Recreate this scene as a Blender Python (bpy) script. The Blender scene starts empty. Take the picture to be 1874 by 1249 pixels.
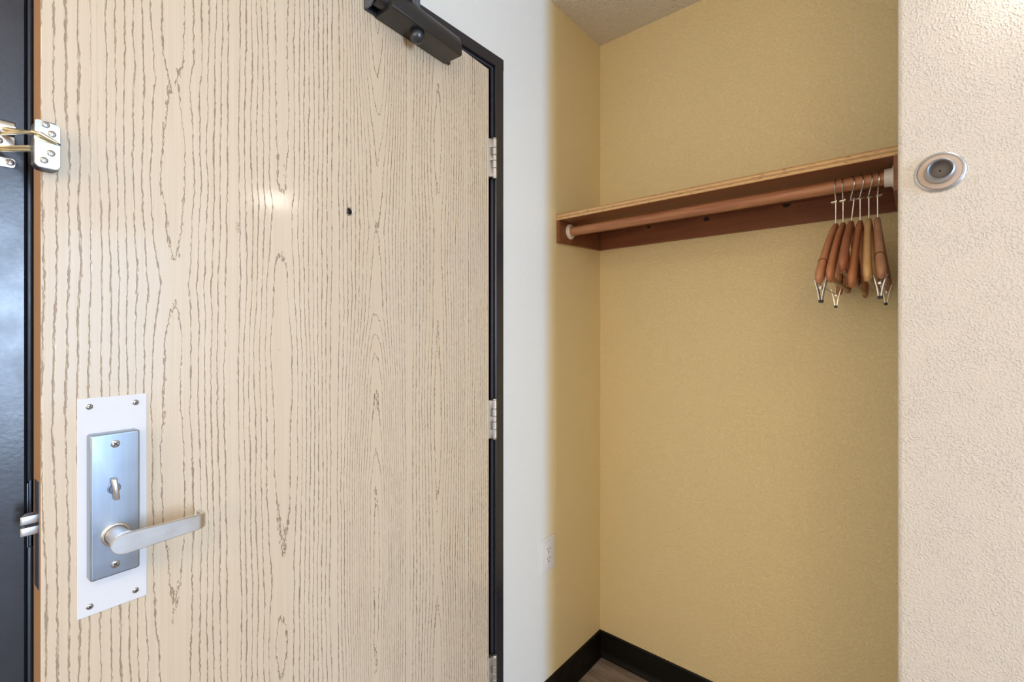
import bpy, bmesh, math, random
from mathutils import Vector, Matrix

random.seed(7)
R = math.radians
scn = bpy.context.scene
col = scn.collection

# ------------------------------------------------------------------ camera
cam_data = bpy.data.cameras.new('camera')
cam = bpy.data.objects.new('camera', cam_data)
col.objects.link(cam)
cam.location = (0, 0, 1.295)
cam.rotation_euler = (R(90), 0, R(40.56))
cam_data.sensor_width = 36
cam_data.lens = 853 / 1874 * 36
cam_data.shift_y = -12.5 / 1874
cam_data.clip_start = 0.01
scn.camera = cam

# ------------------------------------------------------------------ world and lights
world = bpy.data.worlds.new('world')
scn.world = world
world.use_nodes = True
bg = world.node_tree.nodes['Background']
bg.inputs[0].default_value = (0.45, 0.65, 1.0, 1)
bg.inputs[1].default_value = 0.15

def area(name, loc, rot, sx, sy, watt, colour):
    l = bpy.data.lights.new(name, 'AREA')
    l.shape = 'RECTANGLE'; l.size = sx; l.size_y = sy
    l.energy = watt; l.color = colour
    o = bpy.data.objects.new(name, l); col.objects.link(o)
    o.location = loc; o.rotation_euler = rot
    return o

WIN_Y0, WIN_Y1, WIN_Z0, WIN_Z1 = 0.04, 0.40, 0.68, 2.20
# daylight through the tall narrow window across the room
area('window_daylight', (3.44, (WIN_Y0 + WIN_Y1) / 2, (WIN_Z0 + WIN_Z1) / 2), (0, R(90), 0),
     WIN_Z1 - WIN_Z0, WIN_Y1 - WIN_Y0, 100, (0.545, 0.725, 1.0))
# softer, shaded second window farther along the same wall
W2_Y0, W2_Y1 = 1.12, 2.55
area('shaded_window_daylight', (3.44, (W2_Y0 + W2_Y1) / 2, (WIN_Z0 + WIN_Z1) / 2), (0, R(90), 0),
     WIN_Z1 - WIN_Z0, W2_Y1 - W2_Y0, 24, (0.34, 0.63, 1.0))
# the room's warm ceiling fixture, and an added broad fill light behind the camera
area('ceiling_lamp', (0.75, -0.55, 2.42), (0, 0, 0), 0.6, 0.6, 10, (1.0, 0.72, 0.44))
area('added_warm_fill', (0.35, -2.0, 1.72), (R(90), 0, 0), 2.2, 1.2, 27, (1.0, 0.73, 0.47))
# the small wall lamp beside the door stop, turned towards the door
wl = area('wall_lamp_bulb', (0.185, 1.045, 1.874), (0, 0, 0), 0.095, 0.060, 0.36, (1.0, 0.93, 0.84))
wl.rotation_euler = Vector((0.829, 0.528, 0.25)).to_track_quat('Z', 'Y').to_euler()

vs = scn.view_settings
scn.display_settings.display_device = 'sRGB'
vs.view_transform = 'Standard'
vs.look = 'None'
vs.exposure = 0.05
vs.gamma = 1.0
vs.use_curve_mapping = False

# ------------------------------------------------------------------ material helpers
class NT:
    def __init__(s, name, base=(0.8, 0.8, 0.8), rough=0.5, metal=0.0, spec=0.5):
        s.m = bpy.data.materials.new(name)
        s.m.use_nodes = True
        s.t = s.m.node_tree
        s.b = s.t.nodes['Principled BSDF']
        s.b.inputs['Base Color'].default_value = (*base, 1)
        s.b.inputs['Roughness'].default_value = rough
        s.b.inputs['Metallic'].default_value = metal
        s.b.inputs['Specular IOR Level'].default_value = spec
    def n(s, kind, **kw):
        nd = s.t.nodes.new(kind)
        for k, v in kw.items(): setattr(nd, k, v)
        return nd
    def put(s, sock, v):
        if hasattr(v, 'is_output'): s.t.links.new(v, sock)
        elif isinstance(v, (tuple, list)) and len(v) == 3 and sock.type == 'RGBA': sock.default_value = (*v, 1)
        else: sock.default_value = v
    def math(s, op, a, b=None, c=None, clamp=False):
        nd = s.n('ShaderNodeMath', operation=op, use_clamp=clamp)
        s.put(nd.inputs[0], a)
        if b is not None: s.put(nd.inputs[1], b)
        if c is not None: s.put(nd.inputs[2], c)
        return nd.outputs[0]
    def obj(s):
        return s.n('ShaderNodeTexCoord').outputs['Object']
    def scale(s, vec, sc, loc=(0, 0, 0)):
        nd = s.n('ShaderNodeMapping')
        s.put(nd.inputs['Vector'], vec)
        nd.inputs['Scale'].default_value = sc
        nd.inputs['Location'].default_value = loc
        return nd.outputs[0]
    def noise(s, vec, scale=1.0, detail=2.0, rough=0.5, dist=0.0):
        nd = s.n('ShaderNodeTexNoise')
        s.put(nd.inputs['Vector'], vec)
        nd.inputs['Scale'].default_value = scale
        nd.inputs['Detail'].default_value = detail
        nd.inputs['Roughness'].default_value = rough
        nd.inputs['Distortion'].default_value = dist
        return nd.outputs[0]
    def ramp(s, fac, stops):
        nd = s.n('ShaderNodeValToRGB')
        el = nd.color_ramp.elements
        while len(el) < len(stops): el.new(0.5)
        for e, (p, c) in zip(el, stops):
            e.position = p
            e.color = (*c, 1) if isinstance(c, tuple) else (c, c, c, 1)
        s.put(nd.inputs[0], fac)
        return nd.outputs[0]
    def rng(s, v, a, b, c=0.0, d=1.0, smooth=False):
        nd = s.n('ShaderNodeMapRange')
        if smooth: nd.interpolation_type = 'SMOOTHSTEP'
        s.put(nd.inputs[0], v)
        for i, x in enumerate((a, b, c, d)): s.put(nd.inputs[i + 1], x)
        return nd.outputs[0]
    def mix(s, f, a, b, mode='MIX'):
        nd = s.n('ShaderNodeMix', data_type='RGBA', blend_type=mode)
        s.put(nd.inputs[0], f); s.put(nd.inputs[6], a); s.put(nd.inputs[7], b)
        return nd.outputs[2]
    def bump(s, h, strength=0.3, dist=0.002, prev=None):
        nd = s.n('ShaderNodeBump')
        s.put(nd.inputs['Height'], h)
        nd.inputs['Strength'].default_value = strength
        nd.inputs['Distance'].default_value = dist
        if prev is not None: s.put(nd.inputs['Normal'], prev)
        s.put(s.b.inputs['Normal'], nd.outputs[0])
        return nd.outputs[0]
    def colour(s, c): s.put(s.b.inputs['Base Color'], c)
    def roughness(s, r): s.put(s.b.inputs['Roughness'], r)

def plain(name, base, rough=0.5, metal=0.0, spec=0.5, wear=0.06, scale=30.0):
    k = NT(name, base, rough, metal, spec)
    n = k.noise(k.obj(), scale, 4)
    lo = tuple(max(0, c * (1 - wear)) for c in base); hi = tuple(min(1, c * (1 + wear)) for c in base)
    k.colour(k.mix(n, lo, hi))
    k.roughness(k.rng(n, 0.3, 0.7, max(0.02, rough - 0.06), min(1, rough + 0.06)))
    return k.m

def wall_mat(name, base, height, scale, spec=0.25, rough=0.6, bumpy=1.0):
    k = NT(name, base, rough, 0, spec)
    v = k.obj()
    a = k.noise(v, scale, 5, 0.62, 0.6)
    blob = k.rng(a, 0.42, 0.66, 0, 1, True)
    fine = k.noise(v, scale * 5.5, 2, 0.5)
    h = k.math('ADD', blob, k.math('MULTIPLY', fine, 0.25))
    big = k.noise(v, 2.5, 3)
    k.colour(k.mix(big, tuple(c * 0.97 for c in base), tuple(min(1, c * 1.02) for c in base)))
    k.bump(h, bumpy, height)
    return k.m

YELLOW = (0.88, 0.745, 0.425)      # the niche is painted yellow
GREYWHITE = (0.875, 0.865, 0.795)     # the wall round the door is painted off white
CREAM = (0.79, 0.755, 0.69)        # the room walls
M_wall_closet = wall_mat('wall_paint_orange_peel', YELLOW, 0.0018, 120, bumpy=0.6)
def scuff(k, colour, u, z, spots, tint):
    # small rubbed or patched marks: (across, height, half width, half height, slope, strength)
    for a0, z0, hw, hh, sl, st in spots:
        dz = k.math('SUBTRACT', z, z0)
        da = k.math('SUBTRACT', k.math('SUBTRACT', u, a0), k.math('MULTIPLY', dz, sl))
        m = k.math('MULTIPLY', k.rng(k.math('ABSOLUTE', da), hw * 0.4, hw, 1, 0, True), k.rng(k.math('ABSOLUTE', dz), hh * 0.6, hh, 1, 0, True))
        m = k.math('MULTIPLY', m, k.rng(k.noise(k.obj(), 130, 3), 0.35, 0.6, 0.2, 1.0))
        colour = k.mix(k.math('MULTIPLY', m, st), colour, tint)
    return colour
def mark_closet():
    t = M_wall_closet.node_tree; k = NT.__new__(NT); k.m = M_wall_closet; k.t = t; k.b = t.nodes['Principled BSDF']
    c = k.b.inputs['Base Color'].links[0].from_socket
    sep = k.n('ShaderNodeSeparateXYZ'); k.put(sep.inputs[0], k.obj())
    k.colour(scuff(k, c, sep.outputs[0], sep.outputs[2], ((-0.120, 2.14, 0.006, 0.055, 0, 0.35), (-0.119, 2.035, 0.007, 0.012, 0, 0.25)), (0.90, 0.86, 0.70)))
mark_closet()
def knockdown():
    k = NT('wall_paint_knockdown', CREAM, 0.5, 0, 0.35)
    v = k.obj()
    a = k.noise(v, 290, 2, 0.5, 0.15)
    b = k.noise(v, 130, 2, 0.5)
    patch = k.rng(k.noise(v, 30, 2), 0.40, 0.60, 0.6, 1.0)
    h = k.math('ADD', k.rng(a, 0.44, 0.74, 0, 1, True), k.math('MULTIPLY', b, 0.30))
    h = k.math('MULTIPLY', h, patch)
    k.colour(k.mix(k.noise(v, 2.5, 3), tuple(c * 0.97 for c in CREAM), CREAM))
    k.bump(h, 0.75, 0.0014)
    return k.m
M_wall_room = knockdown()
def wall_two_paints():
    k = NT('wall_paint_white_to_yellow', GREYWHITE, 0.6, 0, 0.25)
    v = k.obj()
    sep = k.n('ShaderNodeSeparateXYZ'); k.put(sep.inputs[0], v)
    # rolled paint edge where the niche colour starts
    e = k.math('ADD', sep.outputs[1], k.math('MULTIPLY', k.math('SUBTRACT', k.noise(v, 40, 3), 0.5), 0.010))
    c = k.mix(k.rng(e, 1.278, 1.348, 0, 1, True), GREYWHITE, YELLOW)
    k.colour(scuff(k, c, sep.outputs[1], sep.outputs[2], ((1.567, 1.02, 0.018, 0.022, 0.1, 0.30), (1.573, 0.93, 0.007, 0.075, -0.12, 0.40), (1.560, 2.118, 0.012, 0.030, 0.1, 0.25)), (0.88, 0.86, 0.76)))
    h = k.math('ADD', k.rng(k.noise(v, 110, 5, 0.62, 0.6), 0.42, 0.66, 0, 1, True), k.math('MULTIPLY', k.noise(v, 600, 2), 0.25))
    k.bump(h, 0.35, 0.0006)
    return k.m
M_wall_door = wall_two_paints()

def ceiling_mat():
    k = NT('ceiling_popcorn', (0.90, 0.86, 0.78), 0.85, 0, 0.2)
    v = k.obj()
    vo = k.n('ShaderNodeTexVoronoi'); k.put(vo.inputs['Vector'], v); vo.inputs['Scale'].default_value = 150
    h = k.math('SUBTRACT', 1.0, vo.outputs['Distance'])
    h = k.math('ADD', h, k.noise(v, 260, 3))
    k.bump(h, 0.9, 0.004)
    return k.m
M_ceiling = ceiling_mat()

def frame_mat(name, base, rough):
    k = NT(name, base, rough, 0.0, 0.9)
    v = k.obj()
    n = k.noise(v, 14, 5, 0.6)
    k.colour(k.mix(n, tuple(c * 0.85 for c in base), tuple(c * 1.15 for c in base)))
    k.roughness(k.rng(n, 0.3, 0.7, rough - 0.04, rough + 0.06))
    k.bump(k.noise(v, 180, 2), 0.12, 0.0008)
    return k.m
M_frame = frame_mat('frame_dark_bronze_paint', (0.012, 0.013, 0.020), 0.30)
M_closer = frame_mat('closer_dark_bronze', (0.010, 0.0105, 0.013), 0.40)
M_closer_metal = plain('closer_blued_steel', (0.19, 0.21, 0.26), 0.36, 0.85)
M_cap = plain('closer_cap_dark_steel', (0.09, 0.10, 0.12), 0.32, 0.8)
M_rubber = plain('black_seal_rubber', (0.012, 0.013, 0.016), 0.35)
M_base = plain('baseboard_black_vinyl', (0.005, 0.0045, 0.004), 0.5, 0, 0.25)
M_black = plain('black_hole', (0.004, 0.004, 0.004), 0.6)
M_hall = plain('hall_dark_paint', (0.03, 0.03, 0.03), 0.8)

def door_mat():
    k = NT('door_oak_veneer', (0.7, 0.58, 0.42), 0.3, 0, 0.5)
    o = k.obj()
    sep = k.n('ShaderNodeSeparateXYZ'); k.put(sep.inputs[0], o)
    t0, z = sep.outputs[0], sep.outputs[2]
    # the figure drifts sideways as it runs up the leaf
    w1 = k.noise(k.scale(o, (7, 7, 1.7), (3.1, 0, 0.4)), 1, 2)
    t = k.math('ADD', t0, k.math('MULTIPLY', k.math('SUBTRACT', w1, 0.5), 0.018))
    # per leaf strip: heart line at c, rounding w, and the ring levels met along the heart line (height z, level)
    strips = (
        (0.985, 0.020, None),
        (0.800, 0.028, ((1.83, -1.4), (1.733, -1), (1.698, -.7), (1.654, -1), (1.541, -1.6), (1.412, -1), (1.375, -.6), (1.345, -.95), (1.288, -1.35), (1.044, -1.5), (0.863, -1), (0.80, -.7), (0.70, -.6))),
        (0.625, 0.026, ((1.93, -1.6), (1.72, -1.4), (1.570, -1), (1.534, -.6), (1.467, -1), (1.410, -1.4), (1.307, -2), (1.266, -2.3), (1.163, -2), (1.019, -1.5), (0.885, -1), (0.833, -.7), (0.761, -1), (0.720, -1.2), (0.668, -1), (0.63, -.8))),
        (0.408, 0.019, ((2.07, -4.8), (2.022, -4.4), (1.988, -4), (1.882, -3), (1.802, -2), (1.721, -1), (1.571, 0), (1.534, .3), (1.497, 0), (1.341, -1), (1.295, -2), (1.248, -3), (1.185, -4), (1.024, -5), (0.949, -6), (0.750, -6.5), (0.532, -6), (0.44, -5))),
        (0.214, 0.017, ((2.09, .6), (1.969, 0), (1.811, -.55), (1.654, 0), (1.597, .4), (1.483, .3), (1.369, 0), (1.098, -.55), (0.793, 0), (0.713, .4), (0.618, 0), (0.456, -.6))),
        (-0.012, 0.016, None))
    q = None; dq = None; gsum = None; q2 = None
    for c, w, lev in strips:
        d = k.math('SUBTRACT', t, c)
        rr = k.math('SQRT', k.math('ADD', k.math('MULTIPLY', d, d), w * w))
        qi = k.math('SUBTRACT', rr, w)
        gi = k.math('DIVIDE', k.math('ABSOLUTE', d), rr)
        if q is None: q, dq = qi, gi
        else:
            far = k.math('MAXIMUM', q, qi)
            q2 = far if q2 is None else k.math('MINIMUM', q2, far)
            less = k.math('LESS_THAN', qi, q)
            nd = k.n('ShaderNodeMix', data_type='FLOAT'); k.put(nd.inputs[0], less); k.put(nd.inputs[2], dq); k.put(nd.inputs[3], gi)
            dq = nd.outputs[0]
            q = k.math('MINIMUM', q, qi)
        if lev:
            zz = k.math('ADD', z, k.math('MULTIPLY', k.math('SUBTRACT', k.noise(k.scale(o, (45, 45, 2)), 1, 2), 0.5), 0.05))
            pos = k.rng(zz, 0.4, 2.1, 0, 1)
            rp = k.ramp(pos, [((zv - 0.4) / 1.7, (lv + 8) / 9) for zv, lv in sorted(lev)])
            bw = k.n('ShaderNodeSeparateColor'); k.put(bw.inputs[0], rp)
            lvl = k.math('MULTIPLY_ADD', bw.outputs[0], 9.0, -8.0)
            fall = k.math('EXPONENT', k.math('MULTIPLY', k.math('MULTIPLY', d, d), -1 / (0.052 ** 2)))
            gg = k.math('MULTIPLY', lvl, fall)
            gsum = gg if gsum is None else k.math('ADD', gsum, gg)
    n1 = k.noise(k.scale(o, (8, 8, 1.9), (0.7, 0, 1.3)), 1, 1.5)
    n2 = k.noise(k.scale(o, (60, 60, 14)), 1, 2)
    n3 = k.noise(k.scale(o, (300, 300, 105)), 1, 2)
    h = k.math('MULTIPLY', q, k.math('MULTIPLY_ADD', t0, -22.0, 112.0))
    h = k.math('ADD', h, gsum)
    h = k.math('ADD', h, k.math('MULTIPLY', k.math('SUBTRACT', n1, 0.5), 1.6))
    h = k.math('ADD', h, k.math('MULTIPLY', k.math('SUBTRACT', n2, 0.5), 0.62))
    h = k.math('ADD', h, k.math('MULTIPLY', k.math('SUBTRACT', n3, 0.5), 0.36))
    fr = k.math('FRACT', h)
    dist = k.math('ABSOLUTE', k.math('SUBTRACT', fr, 0.5))          # 0.5 on a line
    dist = k.math('SUBTRACT', 0.5, dist)                             # 0 on a line
    nv = k.noise(k.scale(o, (40, 40, 5)), 1, 2)
    wid = k.math('MULTIPLY', k.math('ADD', 0.020, k.math('MULTIPLY', dq, 0.072)), k.rng(nv, 0.3, 0.7, 0.55, 1.4))
    line = k.rng(k.math('DIVIDE', dist, wid), 0.55, 1.25, 1.0, 0.0, True)
    gap = k.noise(k.scale(o, (420, 420, 55)), 1, 3)
    line = k.math('MULTIPLY', line, k.rng(gap, 0.36, 0.5, 0.25, 1.0))
    line = k.math('MULTIPLY', line, k.rng(k.math('SUBTRACT', q2, q), 0.003, 0.014, 0.0, 1.0, True))
    # pores between the rings
    st = k.noise(k.scale(o, (500, 500, 5)), 1, 3, 0.6)
    st2 = k.noise(k.scale(o, (120, 120, 1.2)), 1, 2)
    tone = k.noise(k.scale(o, (6, 6, 0.8)), 1, 2)
    base = k.mix(k.rng(tone, 0.3, 0.7), (0.765, 0.618, 0.435), (0.81, 0.672, 0.49))
    base = k.mix(k.math('MULTIPLY', k.rng(st, 0.35, 0.7), 0.36), base, (0.66, 0.50, 0.31))
    base = k.mix(k.math('MULTIPLY', k.rng(st2, 0.4, 0.7), 0.28), base, (0.85, 0.74, 0.58))
    c = k.mix(k.math('MULTIPLY', line, k.math('MULTIPLY_ADD', t0, -0.32, 1.0)), base, (0.225, 0.135, 0.070))
    # a scuff below the brightest patch of the leaf
    dx = k.rng(k.math('ABSOLUTE', k.math('SUBTRACT', t0, 0.7035)), 0.0035, 0.0045, 1.0, 0.0)
    dz = k.rng(k.math('ABSOLUTE', k.math('SUBTRACT', z, 1.4835)), 0.008, 0.010, 1.0, 0.0)
    sc = k.math('MULTIPLY', k.math('MULTIPLY', dx, dz), k.rng(k.noise(o, 420, 2), 0.42, 0.55))
    c = k.mix(k.math('MULTIPLY', sc, 0.65), c, (0.34, 0.22, 0.12))
    k.colour(c)
    k.roughness(k.math('ADD', k.rng(n2, 0.3, 0.7, 0.36, 0.44), k.math('MULTIPLY', line, 0.12)))
    k.b.inputs['Coat Weight'].default_value = 1.0; k.b.inputs['Coat Roughness'].default_value = 0.11
    hh = k.math('SUBTRACT', k.math('MULTIPLY', st, 0.10), line)
    nb = k.bump(hh, 0.5, 0.0013)
    k.put(k.b.inputs['Coat Normal'], nb)
    return k.m
M_door = door_mat()

def wood_mat(name, a, b, dark, sc=(1.5, 22, 22), rough=0.5, knots=None, knot_col=(0.02, 0.008, 0.004)):
    """Straight softwood grain along the first axis; knots = [(x, z, radius)] in object space."""
    k = NT(name, a, rough, 0, 0.4)
    o = k.obj()
    vec = o
    n = k.noise(k.scale(o, sc), 1, 4, 0.6, 0.8)
    f = k.noise(k.scale(o, tuple(s * 6 for s in sc)), 1, 3)
    c = k.mix(k.rng(n, 0.3, 0.7), a, b)
    c = k.mix(k.math('MULTIPLY', k.rng(f, 0.45, 0.75), 0.45), c, dark)
    if knots:
        sep = k.n('ShaderNodeSeparateXYZ'); k.put(sep.inputs[0], o)
        for x, z, r in knots:
            dx = k.math('MULTIPLY', k.math('SUBTRACT', sep.outputs[0], x), 0.75)
            dz = k.math('SUBTRACT', sep.outputs[2], z)
            d = k.math('SQRT', k.math('ADD', k.math('MULTIPLY', dx, dx), k.math('MULTIPLY', dz, dz)))
            d = k.math('ADD', d, k.math('MULTIPLY', k.math('SUBTRACT', k.noise(o, 60, 2), 0.5), r * 0.5))
            ring = k.math('SINE', k.math('MULTIPLY', d, 6.28 / (r * 0.55)))
            fade = k.rng(d, r, r * 4.5, 1.0, 0.0)
            c = k.mix(k.math('MULTIPLY', k.math('MULTIPLY', k.rng(ring, 0.0, 1.0), fade), 0.5), c, tuple(x * 1.7 for x in a))
            c = k.mix(k.rng(d, r * 0.7, r * 1.0, 1.0, 0.0), c, knot_col)
    k.colour(c)
    k.bump(f, 0.15, 0.0006)
    return k.m
M_shelf = wood_mat('stained_shelf_pine', (0.31, 0.125, 0.058), (0.225, 0.084, 0.038), (0.14, 0.050, 0.023), rough=0.42)
M_cleat = wood_mat('stained_knotty_pine', (0.30, 0.108, 0.045), (0.21, 0.070, 0.029), (0.13, 0.042, 0.018), rough=0.45,
                   knots=[(-0.5325, 1.690, 0.0085), (-0.7415, 1.694, 0.006), (-0.292, 1.697, 0.010)])
M_rod = wood_mat('rod_cherry_stain', (0.58, 0.30, 0.165), (0.34, 0.135, 0.068), (0.26, 0.10, 0.05), sc=(3.0, 45, 45), rough=0.45)

def ply_mat():
    k = NT('plywood_edge', (0.6, 0.4, 0.2), 0.65, 0, 0.3)
    o = k.obj()
    sep = k.n('ShaderNodeSeparateXYZ'); k.put(sep.inputs[0], o)
    zz = k.math('ADD', sep.outputs[2], k.math('MULTIPLY', k.noise(k.scale(o, (4, 4, 8)), 1, 2), 0.0014))
    band = k.math('SINE', k.math('MULTIPLY', zz, 6.283 / 0.0105))
    c = k.mix(k.rng(band, -0.8, 0.9), (0.50, 0.30, 0.14), (0.76, 0.52, 0.26))
    sp = k.noise(k.scale(o, (55, 55, 500)), 1, 3)
    c = k.mix(k.rng(sp, 0.58, 0.68, 0, 0.75), c, (0.15, 0.07, 0.03))
    k.colour(c)
    k.bump(sp, 0.4, 0.0008)
    return k.m
M_ply = ply_mat()

def hanger_mat(name, a, b):
    k = NT(name, a, 0.42, 0, 0.45)
    o = k.obj()
    n = k.noise(k.scale(o, (90, 9, 30)), 1, 3, 0.55, 0.4)
    m = k.noise(k.scale(o, (20, 14, 14)), 1, 2)
    c = k.mix(k.rng(n, 0.3, 0.7), a, b)
    c = k.mix(k.rng(m, 0.4, 0.75, 0, 0.35), c, tuple(x * 1.35 for x in a))
    k.colour(c)
    return k.m
HW = [hanger_mat('hanger_cedar_tan', (0.48, 0.225, 0.115), (0.40, 0.175, 0.085)),
      hanger_mat('hanger_cedar_mid', (0.44, 0.185, 0.09), (0.36, 0.145, 0.065)),
      hanger_mat('hanger_cedar_dark', (0.37, 0.145, 0.072), (0.29, 0.105, 0.05)),
      hanger_mat('hanger_cedar_red', (0.43, 0.175, 0.08), (0.35, 0.13, 0.055)),
      hanger_mat('hanger_maple_pale', (0.66, 0.42, 0.19), (0.56, 0.33, 0.14)),
      hanger_mat('hanger_cedar_dusty', (0.49, 0.25, 0.14), (0.42, 0.20, 0.11))]
M_groove = plain('hanger_groove', (0.16, 0.05, 0.025), 0.6)
M_dowel = plain('dowel_birch', (0.47, 0.31, 0.16), 0.5, scale=60)

def brushed(name, base, rough, dirx=(220, 220, 6), aniso=0.0, bumps=0.05):
    k = NT(name, base, rough, 1.0, 0.5)
    o = k.obj()
    n = k.noise(k.scale(o, dirx), 1, 3)
    cl = k.noise(o, 22, 4, 0.6)
    k.colour(k.mix(k.math('MULTIPLY', k.math('ADD', n, cl), 0.5), tuple(c * 0.80 for c in base), tuple(min(1, c * 1.16) for c in base)))
    k.roughness(k.rng(cl, 0.3, 0.7, rough - 0.06, rough + 0.08))
    k.bump(n, bumps, 0.0004)
    return k.m
M_nickel = brushed('satin_nickel_plate', (0.45, 0.52, 0.61), 0.42)  # blue sky reflection is put into the base colour
M_nickel_lever = brushed('satin_nickel_lever', (0.74, 0.72, 0.69), 0.38, (6, 220, 220))
M_hinge = brushed('hinge_satin_steel', (0.66, 0.64, 0.61), 0.45, (60, 60, 60))
M_chrome = plain('bright_wire_chrome', (0.62, 0.61, 0.60), 0.24, 1.0)
M_screw = plain('screw_head_steel', (0.60, 0.58, 0.55), 0.30, 1.0)
M_recess = plain('screw_recess', (0.03, 0.03, 0.03), 0.5)
M_brass = plain('worn_brass', (0.82, 0.70, 0.45), 0.34, 1.0)
M_guard = plain('guard_polished_nickel', (0.86, 0.83, 0.74), 0.25, 1.0)
M_guard_dark = plain('guard_dark_edge', (0.10, 0.10, 0.12), 0.4, 0.7)
M_plate_white = plain('white_enamel_plate', (0.83, 0.83, 0.84), 0.5, 0, 0.35, wear=0.02)
M_white_plastic = plain('white_plastic', (0.84, 0.82, 0.77), 0.35, 0, 0.5, wear=0.02)
M_socket_white = plain('ivory_socket_plastic', (0.86, 0.83, 0.76), 0.4, 0, 0.5, wear=0.03)
M_stop = brushed('stop_satin_chrome', (0.72, 0.71, 0.70), 0.30, (40, 40, 40), bumps=0.02)
M_bumper = brushed('stop_grey_bumper', (0.50, 0.52, 0.55), 0.40, (40, 40, 40), bumps=0.02)
M_stop_tan = plain('stop_tan_reflection', (0.58, 0.46, 0.37), 0.4)  # warm room reflected in the chrome channel, put into the colour as tan
M_stop_grey = plain('stop_grey_rubber', (0.16, 0.15, 0.145), 0.5)
M_veneer_edge = plain('door_edge_band', (0.42, 0.25, 0.135), 0.55, scale=12)

def plank_mat():
    k = NT('vinyl_plank_grey_brown', (0.3, 0.25, 0.22), 0.5, 0, 0.4)
    o = k.n('ShaderNodeNewGeometry').outputs['Position']
    n = k.noise(k.scale(o, (3.0, 34, 10)), 1, 4, 0.6, 0.7)
    f = k.noise(k.scale(o, (14, 260, 10)), 1, 3)
    c = k.mix(k.rng(n, 0.3, 0.72), (0.175, 0.135, 0.115), (0.40, 0.335, 0.29))
    c = k.mix(k.math('MULTIPLY', k.rng(f, 0.5, 0.72), 0.4), c, (0.10, 0.072, 0.06))
    k.colour(c)
    k.bump(f, 0.15, 0.0005)
    return k.m
M_plank = plank_mat()
M_sub = plain('floor_joint', (0.06, 0.05, 0.045), 0.8)
M_curtain = plain('curtain_linen', (0.62, 0.56, 0.46), 0.9)

# ------------------------------------------------------------------ mesh helpers
def new(name, bm, mat, parent=None, smooth=False, loc=None):
    me = bpy.data.meshes.new(name)
    bmesh.ops.recalc_face_normals(bm, faces=bm.faces)
    bm.to_mesh(me); bm.free()
    mats = mat if isinstance(mat, (list, tuple)) else [mat]
    for m in mats: me.materials.append(m)
    if smooth:
        for p in me.polygons: p.use_smooth = True
    o = bpy.data.objects.new(name, me); col.objects.link(o)
    if loc is not None: o.location = loc
    if parent is not None: o.parent = parent
    if smooth == 'auto':
        me.set_sharp_from_angle(angle=R(40))
    return o

def struct(name, bm, mat, smooth=False):
    o = new(name, bm, mat, None, smooth); o['kind'] = 'structure'; return o

def empty(name, loc=(0, 0, 0), rotz=0.0):
    o = bpy.data.objects.new(name, None); o.empty_display_size = 0.05
    col.objects.link(o); o.location = loc; o.rotation_euler = (0, 0, rotz); return o

def tag(o, label, cat, group=None):
    o['label'] = label; o['category'] = cat
    if group: o['group'] = group
    return o

def box(bm, x0, x1, y0, y1, z0, z1, bev=0.0, seg=2, mi=0):
    vs_ = [bm.verts.new(p) for p in ((x0, y0, z0), (x1, y0, z0), (x1, y1, z0), (x0, y1, z0),
                                     (x0, y0, z1), (x1, y0, z1), (x1, y1, z1), (x0, y1, z1))]
    fs = [bm.faces.new([vs_[i] for i in q]) for q in ((0, 3, 2, 1), (4, 5, 6, 7), (0, 1, 5, 4), (1, 2, 6, 5), (2, 3, 7, 6), (3, 0, 4, 7))]
    for f_ in fs: f_.material_index = mi
    if bev > 0:
        es = list({e for f_ in fs for e in f_.edges})
        bmesh.ops.bevel(bm, geom=es, offset=bev, segments=seg, profile=0.5, affect='EDGES')
    return vs_

def prism(bm, pts, axis, a0, a1, bev=0.0):
    """extrude a 2D outline along an axis: axis 0 -> pts are (y,z), 1 -> (x,z), 2 -> (x,y)"""
    def P(p, a):
        return (a, p[0], p[1]) if axis == 0 else (p[0], a, p[1]) if axis == 1 else (p[0], p[1], a)
    lo = [bm.verts.new(P(p, a0)) for p in pts]; hi = [bm.verts.new(P(p, a1)) for p in pts]
    n = len(pts)
    fs = [bm.faces.new(lo), bm.faces.new(list(reversed(hi)))]
    for i in range(n):
        fs.append(bm.faces.new((lo[i], lo[(i + 1) % n], hi[(i + 1) % n], hi[i])))
    if bev > 0:
        es = list({e for f_ in fs for e in f_.edges})
        bmesh.ops.bevel(bm, geom=es, offset=bev, segments=2, profile=0.5, affect='EDGES')

def rrect(x0, x1, z0, z1, r, seg=5):
    pts = []
    for cx, cz, a0 in ((x1 - r, z1 - r, 0), (x0 + r, z1 - r, 90), (x0 + r, z0 + r, 180), (x1 - r, z0 + r, 270)):
        for i in range(seg + 1):
            a = R(a0 + 90 * i / seg); pts.append((cx + r * math.cos(a), cz + r * math.sin(a)))
    return pts

def lathe(bm, prof, origin, axis, seg=32, mi=None):
    """prof: (radius, height along axis); closed at radius 0."""
    ax = Vector(axis).normalized()
    u = ax.orthogonal().normalized(); w = ax.cross(u)
    o = Vector(origin); rings = []
    for r, h in prof:
        c = o + ax * h
        if r < 1e-7: rings.append([bm.verts.new(c)])
        else: rings.append([bm.verts.new(c + (u * math.cos(6.28318530718 * i / seg) + w * math.sin(6.28318530718 * i / seg)) * r) for i in range(seg)])
    for j in range(len(rings) - 1):
        a, b = rings[j], rings[j + 1]
        for i in range(seg):
            i2 = (i + 1) % seg
            if len(a) == 1 and len(b) == 1: continue
            if len(a) == 1: f_ = bm.faces.new((a[0], b[i], b[i2]))
            elif len(b) == 1: f_ = bm.faces.new((a[i], b[0], a[i2]))
            else: f_ = bm.faces.new((a[i], b[i], b[i2], a[i2]))
            if mi: f_.material_index = mi[j]

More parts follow.
